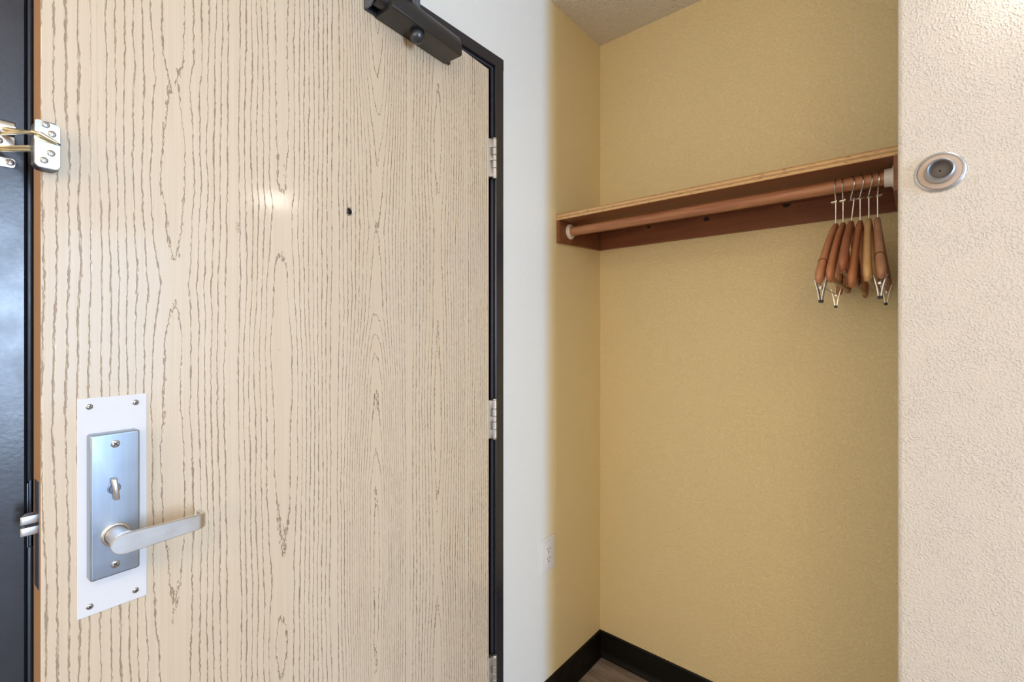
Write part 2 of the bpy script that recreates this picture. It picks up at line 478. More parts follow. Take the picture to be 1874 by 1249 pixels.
def tube(bm, pts, r, seg=8, cap=True, closed=False):
    P = [Vector(p) for p in pts]; n = len(P)
    rs = r if isinstance(r, (list, tuple)) else [r] * n
    rings = []; prev = None
    for i in range(n):
        if closed: d = P[(i + 1) % n] - P[i - 1]
        else: d = P[min(i + 1, n - 1)] - P[max(i - 1, 0)]
        d.normalize()
        if prev is None: u = d.orthogonal().normalized()
        else:
            u = prev - d * prev.dot(d)
            u = u.normalized() if u.length > 1e-6 else d.orthogonal().normalized()
        prev = u; w = d.cross(u)
        rings.append([bm.verts.new(P[i] + (u * math.cos(6.2831853 * k / seg) + w * math.sin(6.2831853 * k / seg)) * rs[i]) for k in range(seg)])
    m = n if closed else n - 1
    for j in range(m):
        a, b = rings[j], rings[(j + 1) % n]
        for k in range(seg):
            bm.faces.new((a[k], a[(k + 1) % seg], b[(k + 1) % seg], b[k]))
    if cap and not closed:
        bm.faces.new(list(reversed(rings[0]))); bm.faces.new(rings[-1])

def B(): return bmesh.new()

# ------------------------------------------------------------------ the setting
XW = -0.957          # face of the door wall
YB = 1.6662          # back wall of the closet niche
YP = 1.08            # face of the wall with the door stop
XP = -0.0178         # edge of that wall
ZC = 2.462           # ceiling
XR, YN = 3.40, -2.25
XPE, YF = 1.28, 2.90   # the wall with the stop ends here; beyond it the room runs deeper
OP_Y0, OP_Y1, OP_Z = -0.045, 1.066, 2.130   # rough opening behind the door frame

bm = B()
box(bm, XW - 0.14, XW, YN, OP_Y0, 0, ZC)
box(bm, XW - 0.14, XW, OP_Y1, YB + 0.1, 0, ZC)
box(bm, XW - 0.14, XW, OP_Y0, OP_Y1, OP_Z, ZC)
struct('wall_left', bm, M_wall_door)
bm = B(); box(bm, XW, XP, YB, YB + 0.1, 0, ZC); struct('wall_back', bm, M_wall_closet)

bm = B()
pts = [(XP, YB + 0.1)]
rb = 0.007
for i in range(7):
    a = R(180 + 90 * i / 6)
    pts.append((XP + rb + rb * math.cos(a), YP + rb + rb * math.sin(a)))
pts += [(XPE, YP), (XPE, YB + 0.1)]
prism(bm, pts, 2, 0, ZC)
o = struct('wall_right', bm, M_wall_room, True); o.data.set_sharp_from_angle(angle=R(50))

bm = B(); box(bm, XW - 0.14, XR, YN - 0.1, YN, 0, ZC); struct('wall_near', bm, M_wall_room)
bm = B()
for ya, yb in ((YN, WIN_Y0), (WIN_Y1, W2_Y0), (W2_Y1, YF)): box(bm, XR, XR + 0.12, ya, yb, 0, ZC)
for ya, yb in ((WIN_Y0, WIN_Y1), (W2_Y0, W2_Y1)):
    box(bm, XR, XR + 0.12, ya, yb, 0, WIN_Z0); box(bm, XR, XR + 0.12, ya, yb, WIN_Z1, ZC)
struct('wall_far', bm, M_wall_room)
bm = B(); box(bm, XPE, XR + 0.12, YF, YF + 0.1, 0, ZC); box(bm, XPE - 0.1, XPE, YB + 0.1, YF + 0.1, 0, ZC); struct('wall_deep', bm, M_wall_room)
for n_, (ya, yb) in enumerate(((WIN_Y0, WIN_Y1), (W2_Y0, W2_Y1))):
    bm = B()
    box(bm, XR - 0.012, XR, ya - 0.05, ya, WIN_Z0 - 0.05, WIN_Z1 + 0.05, 0.002)
    box(bm, XR - 0.012, XR, yb, yb + 0.05, WIN_Z0 - 0.05, WIN_Z1 + 0.05, 0.002)
    box(bm, XR - 0.012, XR, ya, yb, WIN_Z1, WIN_Z1 + 0.05, 0.002)
    box(bm, XR - 0.03, XR, ya - 0.05, yb + 0.05, WIN_Z0 - 0.03, WIN_Z0, 0.002)
    struct('window_%d' % (n_ + 1), bm, M_plate_white)

bm = B(); box(bm, XW - 0.14, XR + 0.12, YN - 0.1, YF + 0.1, ZC, ZC + 0.1); struct('ceiling', bm, M_ceiling)
floor = None
bm = B(); box(bm, XW - 0.14, XR + 0.12, YN - 0.1, YF + 0.1, -0.1, -0.003); floor = struct('floor', bm, M_sub)
# vinyl planks laid along the closet's back wall
pw, plen = 0.148, 1.22
row = 0; y = YB - 0.004
plank_mesh = {}
while y > YN:
    y0 = max(y - pw, YN)
    x = XW + 0.002 - (0.37 * row % 1.0) * plen
    while x < XR:
        a, b = max(x, XW + 0.002), min(x + plen - 0.0012, XR - 0.002)
        x += plen
        if b - a < 0.02: continue
        key = (round(b - a, 4), round(y - y0, 4))
        if key not in plank_mesh:
            bm = B(); box(bm, 0, b - a, -(y - y0) + 0.0012, 0, -0.003, 0.0, 0.0006, 1)
            o = new('plank', bm, M_plank, floor, loc=(a, y, 0)); plank_mesh[key] = o.data
        else:
            o = bpy.data.objects.new('plank', plank_mesh[key]); col.objects.link(o); o.parent = floor; o.location = (a, y, 0)
    y -= pw; row += 1

# dark hall beyond the leaf
bm = B()
box(bm, -2.3, -2.2, -0.6, 1.8, 0, ZC); box(bm, -2.2, XW - 0.14, -0.7, -0.6, 0, ZC); box(bm, -2.2, XW - 0.14, 1.8, 1.9, 0, ZC)
struct('wall_hall', bm, M_hall)
bm = B(); box(bm, -2.3, XW - 0.14, -0.7, 1.9, ZC, ZC + 0.1); struct('ceiling_hall', bm, M_hall)
bm = B(); box(bm, -2.3, XW - 0.14, -0.7, 1.9, -0.1, 0.0); struct('floor_hall', bm, M_hall)

# baseboards: a cove strip, taller face and a toe at the floor
BH = 0.100
def base_profile(flip):
    return [(0, 0), (0.016, 0), (0.0155, 0.004), (0.009, 0.012), (0.0065, 0.02), (0.006, BH - 0.004), (0.003, BH), (0, BH)]
bm = B(); prism(bm, [(XW + a, z) for a, z in base_profile(0)], 1, 1.0745, YB - 0.0002); struct('baseboard_left', bm, M_base)
bm = B(); prism(bm, [(YB - a, z) for a, z in base_profile(0)], 0, XW + 0.0065, XP - 0.0065); struct('baseboard_back', bm, M_base)
bm = B(); prism(bm, [(XP - a, z) for a, z in base_profile(0)], 1, YP + 0.004, YB - 0.0002); struct('baseboard_closet', bm, M_base)

# ------------------------------------------------------------------ door frame (trim_1)
XF = XW + 0.0035     # frame face
F_L, F_R, F_T = 0.055, 1.0385, 2.107       # clear opening
O_L, O_R, O_T = -0.000, 1.074, 2.141       # outer edges of the face
XRB = XF - 0.046     # rabbet depth -> stop face
XBK = XW - 0.14
frame = empty('trim_1', (XF, (O_L + O_R) / 2, 0)); frame['kind'] = 'structure'
def wpart(name, bm, mat, parent, smooth=False):
    """mesh given in world coordinates, parented so that it stays put"""
    o = new(name, bm, mat, parent, smooth)
    p = parent; M = Matrix.Identity(4); ch = []
    while p is not None:
        ch.append(p); p = p.parent
    for q in reversed(ch):
        M = M @ q.matrix_parent_inverse @ Matrix.LocRotScale(q.location, q.rotation_euler.to_quaternion(), q.scale)
    o.matrix_parent_inverse = M.inverted()
    return o
def jamb_profile(outer, inner, s, stop=0.0085):
    """(x, along) outline of one jamb; s = +1 when the opening lies at larger values"""
    r = 0.003
    return [(XW - 0.002, outer), (XF - 0.001, outer), (XF, outer + s * 0.001), (XF, inner - s * r), (XF - r * 0.3, inner - s * r * 0.3), (XF - r, inner),
            (XRB, inner), (XRB, inner + s * stop), (XRB - 0.045, inner + s * stop), (XRB - 0.045, inner),
            (XBK, inner), (XBK, outer + s * 0.012), (XW - 0.002, outer + s * 0.012)]
bm = B(); prism(bm, jamb_profile(O_L, F_L, 1), 2, 0.0, F_T); o = wpart('jamb', bm, M_frame, frame)
bm = B(); prism(bm, jamb_profile(O_R, F_R, -1), 2, 0.0, F_T); wpart('jamb', bm, M_frame, frame)
# head with mitred ends
bm = B()
prof = [(x, z) for x, z in jamb_profile(O_T, F_T, -1)]
lo = [bm.verts.new((x, O_L if z > F_T else F_L - 0.0085 if z < F_T else F_L, z)) for x, z in prof]
for v in lo:
    fz = max(0.0, min(1.0, (v.co.z - F_T) / (O_T - F_T))); v.co.y = F_L + (O_L - F_L) * fz
hi = []
for x, z in prof:
    fz = max(0.0, min(1.0, (z - F_T) / (O_T - F_T))); hi.append(bm.verts.new((x, F_R + (O_R - F_R) * fz, z)))
bm.faces.new(lo); bm.faces.new(list(reversed(hi)))
for i in range(len(lo)):
    j = (i + 1) % len(lo); bm.faces.new((lo[i], lo[j], hi[j], hi[i]))
wpart('head', bm, M_frame, frame)
# mitre blocks that fill the corner faces of the jambs
for yo, yi in ((O_L, F_L), (O_R, F_R)):
    bm = B()
    a = [bm.verts.new(p) for p in ((XF, yi, F_T), (XF, yo, F_T), (XF, yo, O_T - 0.0006))]
    b = [bm.verts.new((XW - 0.002, v.co.y, v.co.z)) for v in a]
    bm.faces.new(a); bm.faces.new(list(reversed(b)))
    for i in range(3): bm.faces.new((a[i], a[(i + 1) % 3], b[(i + 1) % 3], b[i]))
    wpart('mitre_corner', bm, M_frame, frame)
# seals: bulb on the strike side, fin strips on hinge side and head
M_seal = plain('seal_dark_gloss', (0.040, 0.045, 0.058), 0.36, 0, 1.0)
bm = B(); box(bm, XF - 0.022, XF - 0.010, F_L, F_L + 0.0075, 0.002, 0.9895, 0.0018, 3)
wpart('seal', bm, M_seal, frame, 'auto')
bm = B(); box(bm, XF - 0.022, XF - 0.010, F_L, F_L + 0.0075, 1.0825, F_T - 0.008, 0.0018, 3)
wpart('seal', bm, M_seal, frame, 'auto')
bm = B(); box(bm, XF - 0.019, XF - 0.010, F_R - 0.007, F_R, 0.002, F_T - 0.001, 0.0015); wpart('seal', bm, M_seal, frame)
bm = B(); box(bm, XF - 0.019, XF - 0.010, F_L, F_R - 0.007, F_T - 0.007, F_T, 0.0015); wpart('seal', bm, M_seal, frame)
# strike plate with its bent lip
bm = B()
prism(bm, [(F_L + 0.0022, 0.990), (F_L + 0.0022, 1.0835), (F_L + 0.0050, 1.0875), (F_L + 0.0050, 0.990)], 0, XF - 0.0095, XF - 0.0075, 0.0004)
box(bm, XF - 0.043, XF - 0.004, F_L - 0.0002, F_L + 0.0016, 0.990, 1.082, 0.0004)
wpart('strike_plate', bm, M_closer_metal, frame)

# ------------------------------------------------------------------ door (leaf frame: x along the leaf from the hinge edge, y out into the room)
PHI = 4.63
door = empty('door_1', (-0.957, 1.0116, 0), R(-90 + PHI)); door['kind'] = 'structure'
# local x -> (sin phi, -cos phi); local y -> (cos phi, sin phi)
DW, DT, DZ0, DZ1 = 0.9515, 0.0445, 0.008, 2.0866
bm = B(); box(bm, 0, DW, -DT, 0, DZ0, DZ1, 0.0012, 2)
bm.faces.ensure_lookup_table()
for f_ in bm.faces:
    f_.normal_update()
    if abs(f_.normal.x) > 0.5 or abs(f_.normal.z) > 0.5: f_.material_index = 1
leaf = new('door_leaf', bm, [M_door, M_veneer_edge], door)

def screw(parent, x, y, z, r=0.0045, h=0.0016, rot=30, slots=2):
    """cross-head screw whose axis is +y of the parent; its recess is a cross of four cut slots filled dark"""
    bm = B()
    lathe(bm, [(r * 0.98, 0), (r, h * 0.35), (r * 0.8, h * 0.8), (r * 0.45, h), (0, h * 1.03)], (0, 0, 0), (0, 1, 0), 18)
    for k in range(slots):
        a = R(rot + 90 * k); c, s = math.cos(a), math.sin(a); L, W = r * 0.62, r * 0.13
        q = []
        for yy in (h * 0.75, h * 1.12):
            for p, t in ((-L, -W), (L, -W), (L, W), (-L, W)):
                q.append(bm.verts.new((p * c - t * s, yy, p * s + t * c)))
        for idx in ((0, 1, 2, 3), (4, 5, 6, 7), (0, 1, 5, 4), (1, 2, 6, 5), (2, 3, 7, 6), (3, 0, 4, 7)):
            f_ = bm.faces.new([q[i] for i in idx]); f_.material_index = 1
    return new('screw', bm, [M_screw, M_recess], parent, 'auto', (x, y, z))

# --- lever lock
plate = new('lock_plate', (lambda b: (box(b, 0.8363, 0.9155, 0, 0.0018, 0.8964, 1.2046, 0.0005), b)[1])(B()), M_plate_white, door)
for x, z in ((0.9027, 1.1923), (0.850, 1.1922), (0.9023, 0.9094), (0.850, 0.9094)): screw(plate, x, 0.0018, z, 0.0041, 0.0018, random.uniform(0, 90))
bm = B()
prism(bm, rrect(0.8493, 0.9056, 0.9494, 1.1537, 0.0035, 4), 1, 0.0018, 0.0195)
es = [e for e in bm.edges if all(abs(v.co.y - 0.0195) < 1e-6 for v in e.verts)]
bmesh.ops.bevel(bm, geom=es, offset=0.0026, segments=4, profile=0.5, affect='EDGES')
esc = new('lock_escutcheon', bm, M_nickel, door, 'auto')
for z, r_ in ((1.1377, 42), (0.9651, 40)): screw(esc, 0.8781, 0.0193, z, 0.0054, 0.0016, r_)
bm = B(); lathe(bm, [(0.0078, 0), (0.0078, 0.001), (0.006, 0.0012), (0.006, 0.006), (0, 0.006)], (0.8795, 0.0192, 1.0745), (0, 1, 0), 24)
turn = new('thumb_turn', bm, M_closer_metal, door, 'auto')
bm = B()
prism(bm, [(-0.0034, 0.004), (0.0034, 0.004), (0.0034, 0.013), (0.0022, 0.0155), (-0.0022, 0.0155), (-0.0034, 0.013)], 2, -0.0155, 0.0155, 0.001)
for v in bm.verts:
    k_ = abs(v.co.z) / 0.0155
    if v.co.y > 0.008: v.co.y -= 0.0045 * max(0, k_ - 0.35) / 0.65
o = new('thumb_blade', bm, M_nickel_lever, turn, 'auto', (0.8795, 0.0192, 1.0745)); o.rotation_euler = (0, R(6), 0)
# lever: rose, neck and a flat blade whose end returns to the leaf
LX, LZ = 0.8781, 1.0085
bm = B(); lathe(bm, [(0.0165, 0), (0.0165, 0.0022), (0.0152, 0.0036), (0.0135, 0.0040)], (LX, 0.0190, LZ), (0, 1, 0), 40)
lathe(bm, [(0.0136, 0.0030), (0.0128, 0.0036), (0.0122, 0.012), (0.0125, 0.022), (0.0138, 0.034), (0.0150, 0.0465), (0, 0.047)], (LX, 0.0190, LZ), (0, 1, 0), 40)
lever = new('lever_neck', bm, M_nickel_lever, door, 'auto')
bm = B()
path = []                          # (x, y of the outer face, half height)
path = [(LX + 0.0165 * math.cos(R(9 * i)), 0.0705, 0.0142 * max(0.05, math.sin(R(9 * i)))) for i in range(11)]
for i in range(1, 7): path.append((LX - 0.087 * i / 6, 0.0705 - 0.0010 * i / 6, 0.0142 - 0.0030 * i / 6))
cx, cy, rr_ = LX - 0.087, 0.0695 - 0.014, 0.014
for i in range(1, 8):
    a = R(90 + 90 * i / 7); path.append((cx + rr_ * math.cos(a), cy + rr_ * math.sin(a), 0.0112 - 0.0002 * i))
path.append((cx - rr_, cy - 0.016, 0.0096))
th = 0.0058; rings = []
for i, (x, y, hh) in enumerate(path):
    p0, p1 = path[max(i - 1, 0)], path[min(i + 1, len(path) - 1)]
    d = Vector((p1[0] - p0[0], p1[1] - p0[1])).normalized()
    nrm = Vector((d.y, -d.x))
    if nrm.dot(Vector((-0.5, 1.0))) < 0: nrm = -nrm
    e = min(0.0011, hh * 0.4)
    sec = [(0, -hh + e), (0, hh - e), (-e, hh), (-th + e, hh), (-th, hh - e), (-th, -hh + e), (-th + e, -hh), (-e, -hh)]
    rings.append([bm.verts.new((x + nrm.x * a, y + nrm.y * a, LZ - 0.0005 + b)) for a, b in sec])
for j in range(len(rings) - 1):
    for i in range(8): bm.faces.new((rings[j][i], rings[j][(i + 1) % 8], rings[j + 1][(i + 1) % 8], rings[j + 1][i]))
bm.faces.new(rings[0]); bm.faces.new(list(reversed(rings[-1])))
new('lever_handle', bm, M_nickel_lever, lever, 'auto')

# --- latch on the leaf's edge: face plate and a split bolt that rides over the strike
bm = B(); box(bm, DW - 0.0006, DW + 0.0005, -0.036, -0.0075, 0.951, 1.096, 0.0003); latch = new('latch_face_plate', bm, M_closer_metal, door)
for z0, z1 in ((1.0425, 1.0535), (1.0275, 1.0385)):
    bm = B()
    prism(bm, [(DW, -0.026), (DW, -0.0095), (DW + 0.0165, -0.0095), (DW + 0.0175, -0.011), (DW + 0.0105, -0.026)], 2, z0, z1, 0.0009)
    new('latch_bolt', bm, M_nickel_lever, latch, 'auto')
bm = B(); box(bm, DW, DW + 0.012, -0.024, -0.014, 1.0385, 1.0425); new('latch_core', bm, M_black, latch)

# --- door viewer
bm = B()
lathe(bm, [(0.0088, 0), (0.0088, 0.0015), (0.0078, 0.0024), (0.0066, 0.0022), (0.0058, 0.0005), (0.0056, -0.003)], (0.4797, 0, 1.5588), (0, 1, 0), 28)
view = new('door_viewer', bm, M_chrome, door, 'auto')
bm = B(); lathe(bm, [(0.0064, 0.0016), (0.004, 0.0020), (0, 0.0021)], (0.4797, 0, 1.5588), (0, 1, 0), 24)
new('viewer_lens', bm, plain('viewer_lens', (0.01, 0.01, 0.012), 0.15), view, 'auto')

# --- hinges
def hinge(zc):
    x, y, r, H = -0.0148, 0.0105, 0.0068, 0.114
    bm = B(); box(bm, -0.0135, 0.0004, -0.030, 0.0035, zc - H / 2, zc + H / 2, 0.0006)
    hg = new('hinge', bm, M_hinge, door)
    n = 5; edges = [0, .235, .43, .58, .77, 1.0]
    for i in range(n):
        a = zc - H / 2 + H * edges[i] + 0.0006; b = zc - H / 2 + H * edges[i + 1] - 0.0006
        rk = r if i != 2 else r * 0.97
        bm = B(); lathe(bm, [(0, a), (rk - 0.0008, a), (rk, a + 0.0009), (rk, b - 0.0009), (rk - 0.0008, b), (0, b)], (x, y, 0), (0, 0, 1), 20)
        if i in (0, 2, 4): box(bm, x, x + 0.012, y - 0.0095, y - 0.004, a, b, 0.0005)
        new('knuckle', bm, M_hinge, hg, 'auto')
    bm = B(); L0, L1 = zc - H / 2 - 0.004, zc + H / 2 + 0.004
    lathe(bm, [(0, L0), (0.005, L0), (r * .95, L0 + 0.002), (r * .95, L0 + 0.0042), (0.003, L0 + 0.0042), (0.003, L1 - 0.0042), (r * .95, L1 - 0.0042), (r * .95, L1 - 0.002), (0.005, L1), (0, L1)], (x, y, 0), (0, 0, 1), 20)
    new('pin', bm, M_hinge, hg, 'auto')
for zc in (1.8224, 1.0404, 0.2715): hinge(zc)

# ------------------------------------------------------------------ door closer
def on_door(x, y, z):
    s, c = math.sin(R(PHI)), math.cos(R(PHI))
    return Vector((-0.957 + s * x + c * y, 1.0116 - c * x + s * y, z))
closer = empty('door_closer', on_door(0.30, 0.0, 2.04), R(-90 + PHI))
tag(closer, 'dark bronze hydraulic door closer across the top of the oak door', 'door closer')
CX = 0.30; CZ = 2.04
# cover: rounded front shell
bm = B()
Y1, z0, z1 = 0.063, 2.0125, 2.075
prof = [(0.0006, z0)]
prof += [(Y1 - 0.004, z0), (Y1 - 0.001, z0 + 0.001), (Y1, z0 + 0.004)]
for i in range(9):
    a = R(0 + 90 * i / 8); prof.append((Y1 - 0.034 + 0.034 * math.cos(a), z1 - 0.040 + 0.040 * math.sin(a)))
prof += [(0.0006, z1)]
prism(bm, [(y, z - CZ) for y, z in prof], 0, 0.1885 - CX, 0.412 - CX, 0.0012)
new('cover', bm, M_closer, closer, 'auto')
# the open right end shows the body's lip
bm = B(); box(bm, 0.1765 - CX, 0.1885 - CX, 0.0006, 0.047, z0 + 0.022 - CZ, z1 - 0.008 - CZ, 0.006, 3)
box(bm, 0.172 - CX, 0.1885 - CX, 0.0006, 0.006, z0 + 0.004 - CZ, z0 + 0.03 - CZ, 0.0008)
new('end_cap', bm, M_closer, closer, 'auto')
# cylinder body showing past the cover at the left, and the mounting plate's upturned end
bm = B(); lathe(bm, [(0, 0.405 - CX), (0.0235, 0.405 - CX), (0.0235, 0.432 - CX), (0.021, 0.435 - CX), (0, 0.435 - CX)], (0, 0.031, 2.043 - CZ), (1, 0, 0), 28)
new('cylinder', bm, M_closer, closer, 'auto')
bm = B(); box(bm, 0.405 - CX, 0.4425 - CX, 0.0003, 0.006, 2.015 - CZ, 2.073 - CZ, 0.002); new('mounting_plate', bm, M_closer, closer)
bm = B()
prism(bm, [(0.003, 2.0165 - CZ), (0.022, 2.0165 - CZ), (0.030, 2.024 - CZ), (0.030, 2.071 - CZ), (0.003, 2.071 - CZ)], 0, 0.437 - CX, 0.4425 - CX, 0.0012)
lug = new('end_lug', bm, M_closer_metal, closer)
sc_ = screw(lug, 0.4425 - CX, 0.0155, 2.041 - CZ, 0.0070, 0.003, 20); sc_.rotation_euler = (0, 0, R(-90))
# pinion cap hanging below
bm = B(); lathe(bm, [(0.0150, 0), (0.0150, -0.003), (0.0172, -0.004), (0.0174, -0.009), (0.0160, -0.015), (0.0110, -0.021), (0.004, -0.0245), (0, -0.025)], (0.3195 - CX, 0.038, z0 - CZ), (0, 0, 1), 32)
new('pinion_cap', bm, M_cap, closer, 'auto')
# arm: spindle, main arm and forearm up to the frame head
bm = B(); lathe(bm, [(0.010, z1 - CZ - 0.002), (0.010, 2.098 - CZ), (0, 2.098 - CZ)], (0.3195 - CX, 0.034, 0), (0, 0, 1), 20)
new('spindle', bm, M_closer_metal, closer, 'auto')
bm = B()
box(bm, 0.3085 - CX, 0.3325 - CX, 0.016, 0.0225, 2.078 - CZ, 2.126 - CZ, 0.0012)
new('arm_bracket', bm, M_closer_metal, closer)
bm = B(); tube(bm, [(0.3195 - CX, 0.034, 2.103 - CZ), (0.40 - CX, 0.13, 2.103 - CZ), (0.50 - CX, 0.25, 2.103 - CZ)], [0.010, 0.008, 0.008], 10)
new('main_arm', bm, M_closer, closer, 'auto')
bm = B(); tube(bm, [(0.50 - CX, 0.25, 2.118 - CZ), (0.42 - CX, 0.10, 2.120 - CZ), (0.375 - CX, 0.045, 2.121 - CZ)], 0.0065, 10)
new('forearm', bm, M_closer, closer, 'auto')

# ------------------------------------------------------------------ swing bar door guard
guard = empty('swing_bar_door_guard', (XF, 0.03, 1.545))
tag(guard, 'brass swing bar door guard bridging the dark frame and the door edge', 'door guard')
def gpart(name, bm, mat, parent=None, smooth=False): return wpart(name, bm, mat, parent or guard, smooth)
def to_world(bm):
    for v in bm.verts: v.co = on_door(*v.co)
# door side: dark base block, two bright face plates with a wedge gap, four screws, ball stud
bm = B(); prism(bm, rrect(0.9348, 0.9605, 1.5120, 1.5750, 0.008, 6), 1, 0.0003, 0.0165, 0.0); to_world(bm)
blk = gpart('door_bracket', bm, M_guard_dark)
bm = B()
prism(bm, [(0.9352, 1.5485), (0.9352, 1.5700), (0.9372, 1.5725), (0.9560, 1.5748), (0.9594, 1.5735), (0.9600, 1.5560)], 1, 0.0165, 0.0195, 0.0006); to_world(bm)
gpart('face_plate', bm, M_guard, blk)
bm = B()
prism(bm, [(0.9352, 1.5462), (0.9600, 1.5478), (0.9600, 1.5180), (0.9588, 1.5150), (0.9560, 1.5128), (0.9410, 1.5126), (0.9374, 1.5140), (0.9352, 1.5180)], 1, 0.0165, 0.0195, 0.0006); to_world(bm)
gpart('face_plate', bm, M_guard, blk)
bm = B(); prism(bm, [(0.9360, 1.5472), (0.9600, 1.5482), (0.9600, 1.5556)], 1, 0.0160, 0.0172); to_world(bm)
gpart('ball_slot', bm, M_brass, blk)
def guard_screw(cb, parent, axis, r=0.0042):
    bm = B(); ax = Vector(axis).normalized()
    lathe(bm, [(r, 0), (r, 0.0006), (r * 0.7, 0.0014), (r * .36, 0.0016), (r * .30, 0.0009), (0, 0.0008)], cb, ax, 18, [0, 0, 0, 1, 0])
    wpart('screw', bm, [M_screw, M_recess], parent, 'auto')
ndoor = (math.cos(R(PHI)), math.sin(R(PHI)), 0)
for x, z in ((0.9497, 1.5695), (0.9437, 1.5592), (0.9446, 1.5335), (0.9513, 1.5225)):
    guard_screw(on_door(x, 0.0195, z), blk, ndoor)
# frame side: rounded leaf, folded barrel, lower leaf
bm = B(); prism(bm, [(y, z) for y, z in rrect(0.000, 0.0440, 1.5262, 1.5395, 0.004, 4)], 0, XF + 0.0002, XF + 0.0034, 0.0006)
lower = gpart('frame_leaf', bm, M_guard)
guard_screw(Vector((XF + 0.0034, 0.0385, 1.5335)), lower, (1, 0, 0), 0.0046)
bm = B(); prism(bm, [(y, z) for y, z in rrect(0.000, 0.0432, 1.5505, 1.5685, 0.003, 4)], 0, XF + 0.0002, XF + 0.0090, 0.0008)
mid = gpart('frame_leaf', bm, M_guard)
guard_screw(Vector((XF + 0.0090, 0.0275, 1.5595)), mid, (1, 0, 0), 0.0046)
bm = B()
prof = [(XF + 0.0002, 1.5700), (XF + 0.0150, 1.5700), (XF + 0.0165, 1.5740)]
for i in range(7):
    a = R(90 * i / 6); prof.append((XF + 0.0055 + 0.011 * math.cos(a), 1.5800 + 0.0095 * math.sin(a)))
prof += [(XF + 0.0002, 1.5895)]
prism(bm, [(x, z) for x, z in prof], 1, 0.000, 0.0432, 0.0010)
gpart('hinge_barrel', bm, M_guard, mid)
# the swing bar: a flattened brass loop, its nose hooked on the ball
bm = B()
A0 = Vector((XF + 0.008, 0.030, 1.5765)); A1 = on_door(0.9545, 0.0225, 1.5545); A2 = on_door(0.9390, 0.0225, 1.5480)
tube(bm, [A0, A0.lerp(A1, .4), A0.lerp(A1, .75), A1, A1.lerp(A2, .5), A2], [0.0030, 0.0031, 0.0031, 0.0030, 0.0026, 0.0016], 10)
B0 = Vector((XF + 0.010, 0.030, 1.5690)); B1 = on_door(0.9615, 0.0195, 1.5560)
tube(bm, [B0, B0.lerp(B1, .5), B1, A1], [0.0020, 0.0024, 0.0022, 0.0018], 10)
gpart('swing_bar', bm, M_brass, None, 'auto')
bm = B()
C0 = Vector((XF + 0.006, 0.024, 1.5475)); C1 = on_door(0.9625, 0.0120, 1.5360)
for dz in (0.0022, -0.0022):
    tube(bm, [C0 + Vector((0, 0, dz * .6)), C0.lerp(C1, .5) + Vector((0, 0, dz)), C1 + Vector((0, 0, dz))], 0.0021, 10)
gpart('swing_bar', bm, M_brass, None, 'auto')
bm = B(); lathe(bm, [(0, 0), (0.0042, 0), (0.0042, 0.011), (0.003, 0.0125), (0, 0.0125)], (XF + 0.0065, 0.0245, 1.5385), (0, 0, 1), 16)
gpart('pivot_pin', bm, M_brass, None, 'auto')

# ------------------------------------------------------------------ wall outlet
outlet = empty('wall_outlet', (XW, 1.3057, 0.5345))
tag(outlet, 'white double power outlet on the wall right of the door', 'outlet')
bm = B(); prism(bm, rrect(-0.0375, 0.0375, -0.0575, 0.0575, 0.003, 3), 0, 0.0002, 0.0052, 0.0016); new('cover_plate', bm, M_white_plastic, outlet, 'auto')
bm = B(); prism(bm, rrect(-0.0172, 0.0172, -0.0340, 0.0340, 0.003, 3), 0, 0.0046, 0.0050); new('gap_line', bm, M_black, outlet)
bm = B(); prism(bm, rrect(-0.0163, 0.0163, -0.0331, 0.0331, 0.003, 3), 0, 0.0046, 0.0068, 0.0008); face = new('receptacle', bm, M_white_plastic, outlet, 'auto')
for zc in (0.0165, -0.0165):
    for y, h in ((-0.0064, 0.0046), (0.0064, 0.0038)):
        bm = B(); box(bm, 0.0062, 0.0070, y - 0.0009, y + 0.0009, zc + 0.003 - h, zc + 0.003 + h); new('slot', bm, M_black, face)
    bm = B(); lathe(bm, [(0.0026, 0.0062), (0.0026, 0.0070), (0, 0.0070)], (0, 0, zc - 0.0085), (1, 0, 0), 14); new('slot', bm, M_black, face)
for z in (0.0485, -0.0485):
    bm = B(); lathe(bm, [(0.0030, 0.005), (0.0030, 0.0056), (0.0015, 0.0060), (0, 0.0060)], (0, 0, z), (1, 0, 0), 14)
    s_ = new('screw', bm, M_white_plastic, outlet, 'auto')
    bm = B(); box(bm, 0.0058, 0.0063, -0.0004, 0.0004, z - 0.0026, z + 0.0026); new('slot', bm, M_recess, s_)

# ------------------------------------------------------------------ wall door stop
stop = empty('wall_door_stop', (0.0375, YP, 1.5715))
tag(stop, 'round satin chrome concave door stop on the textured cream wall', 'door stop')
bm = B(); lathe(bm, [(0.0335, 0.0002), (0.0338, 0.0020), (0.0325, 0.0042), (0.0305, 0.0050), (0.0290, 0.0042), (0.0282, 0.0030), (0.0150, 0.0030)], (0, 0, 0), (0, -1, 0), 64)
new('base_ring', bm, M_stop, stop, 'auto')
bm = B(); lathe(bm, [(0.0281, 0.0030), (0.0270, 0.0044), (0.0215, 0.0046), (0.0190, 0.0046)], (0, 0, 0), (0, -1, 0), 64)
new('tan_band', bm, M_stop_tan, stop, 'auto')  # chrome channel; its tan is a reflection held in the colour
bm = B(); lathe(bm, [(0.0205, 0.0040), (0.0204, 0.0110), (0.0194, 0.0185), (0.0176, 0.0228), (0.0160, 0.0240), (0.0146, 0.0226), (0.0136, 0.0190)], (0, 0, 0), (0, -1, 0), 64)
new('bumper_ring', bm, M_bumper, stop, 'auto')
bm = B(); lathe(bm, [(0.0142, 0.0216), (0.0124, 0.0150), (0.0088, 0.0112), (0.0014, 0.0100), (0.0012, 0.0080), (0, 0.0078)], (0, 0, 0), (0, -1, 0), 48, [0, 0, 0, 1, 1])
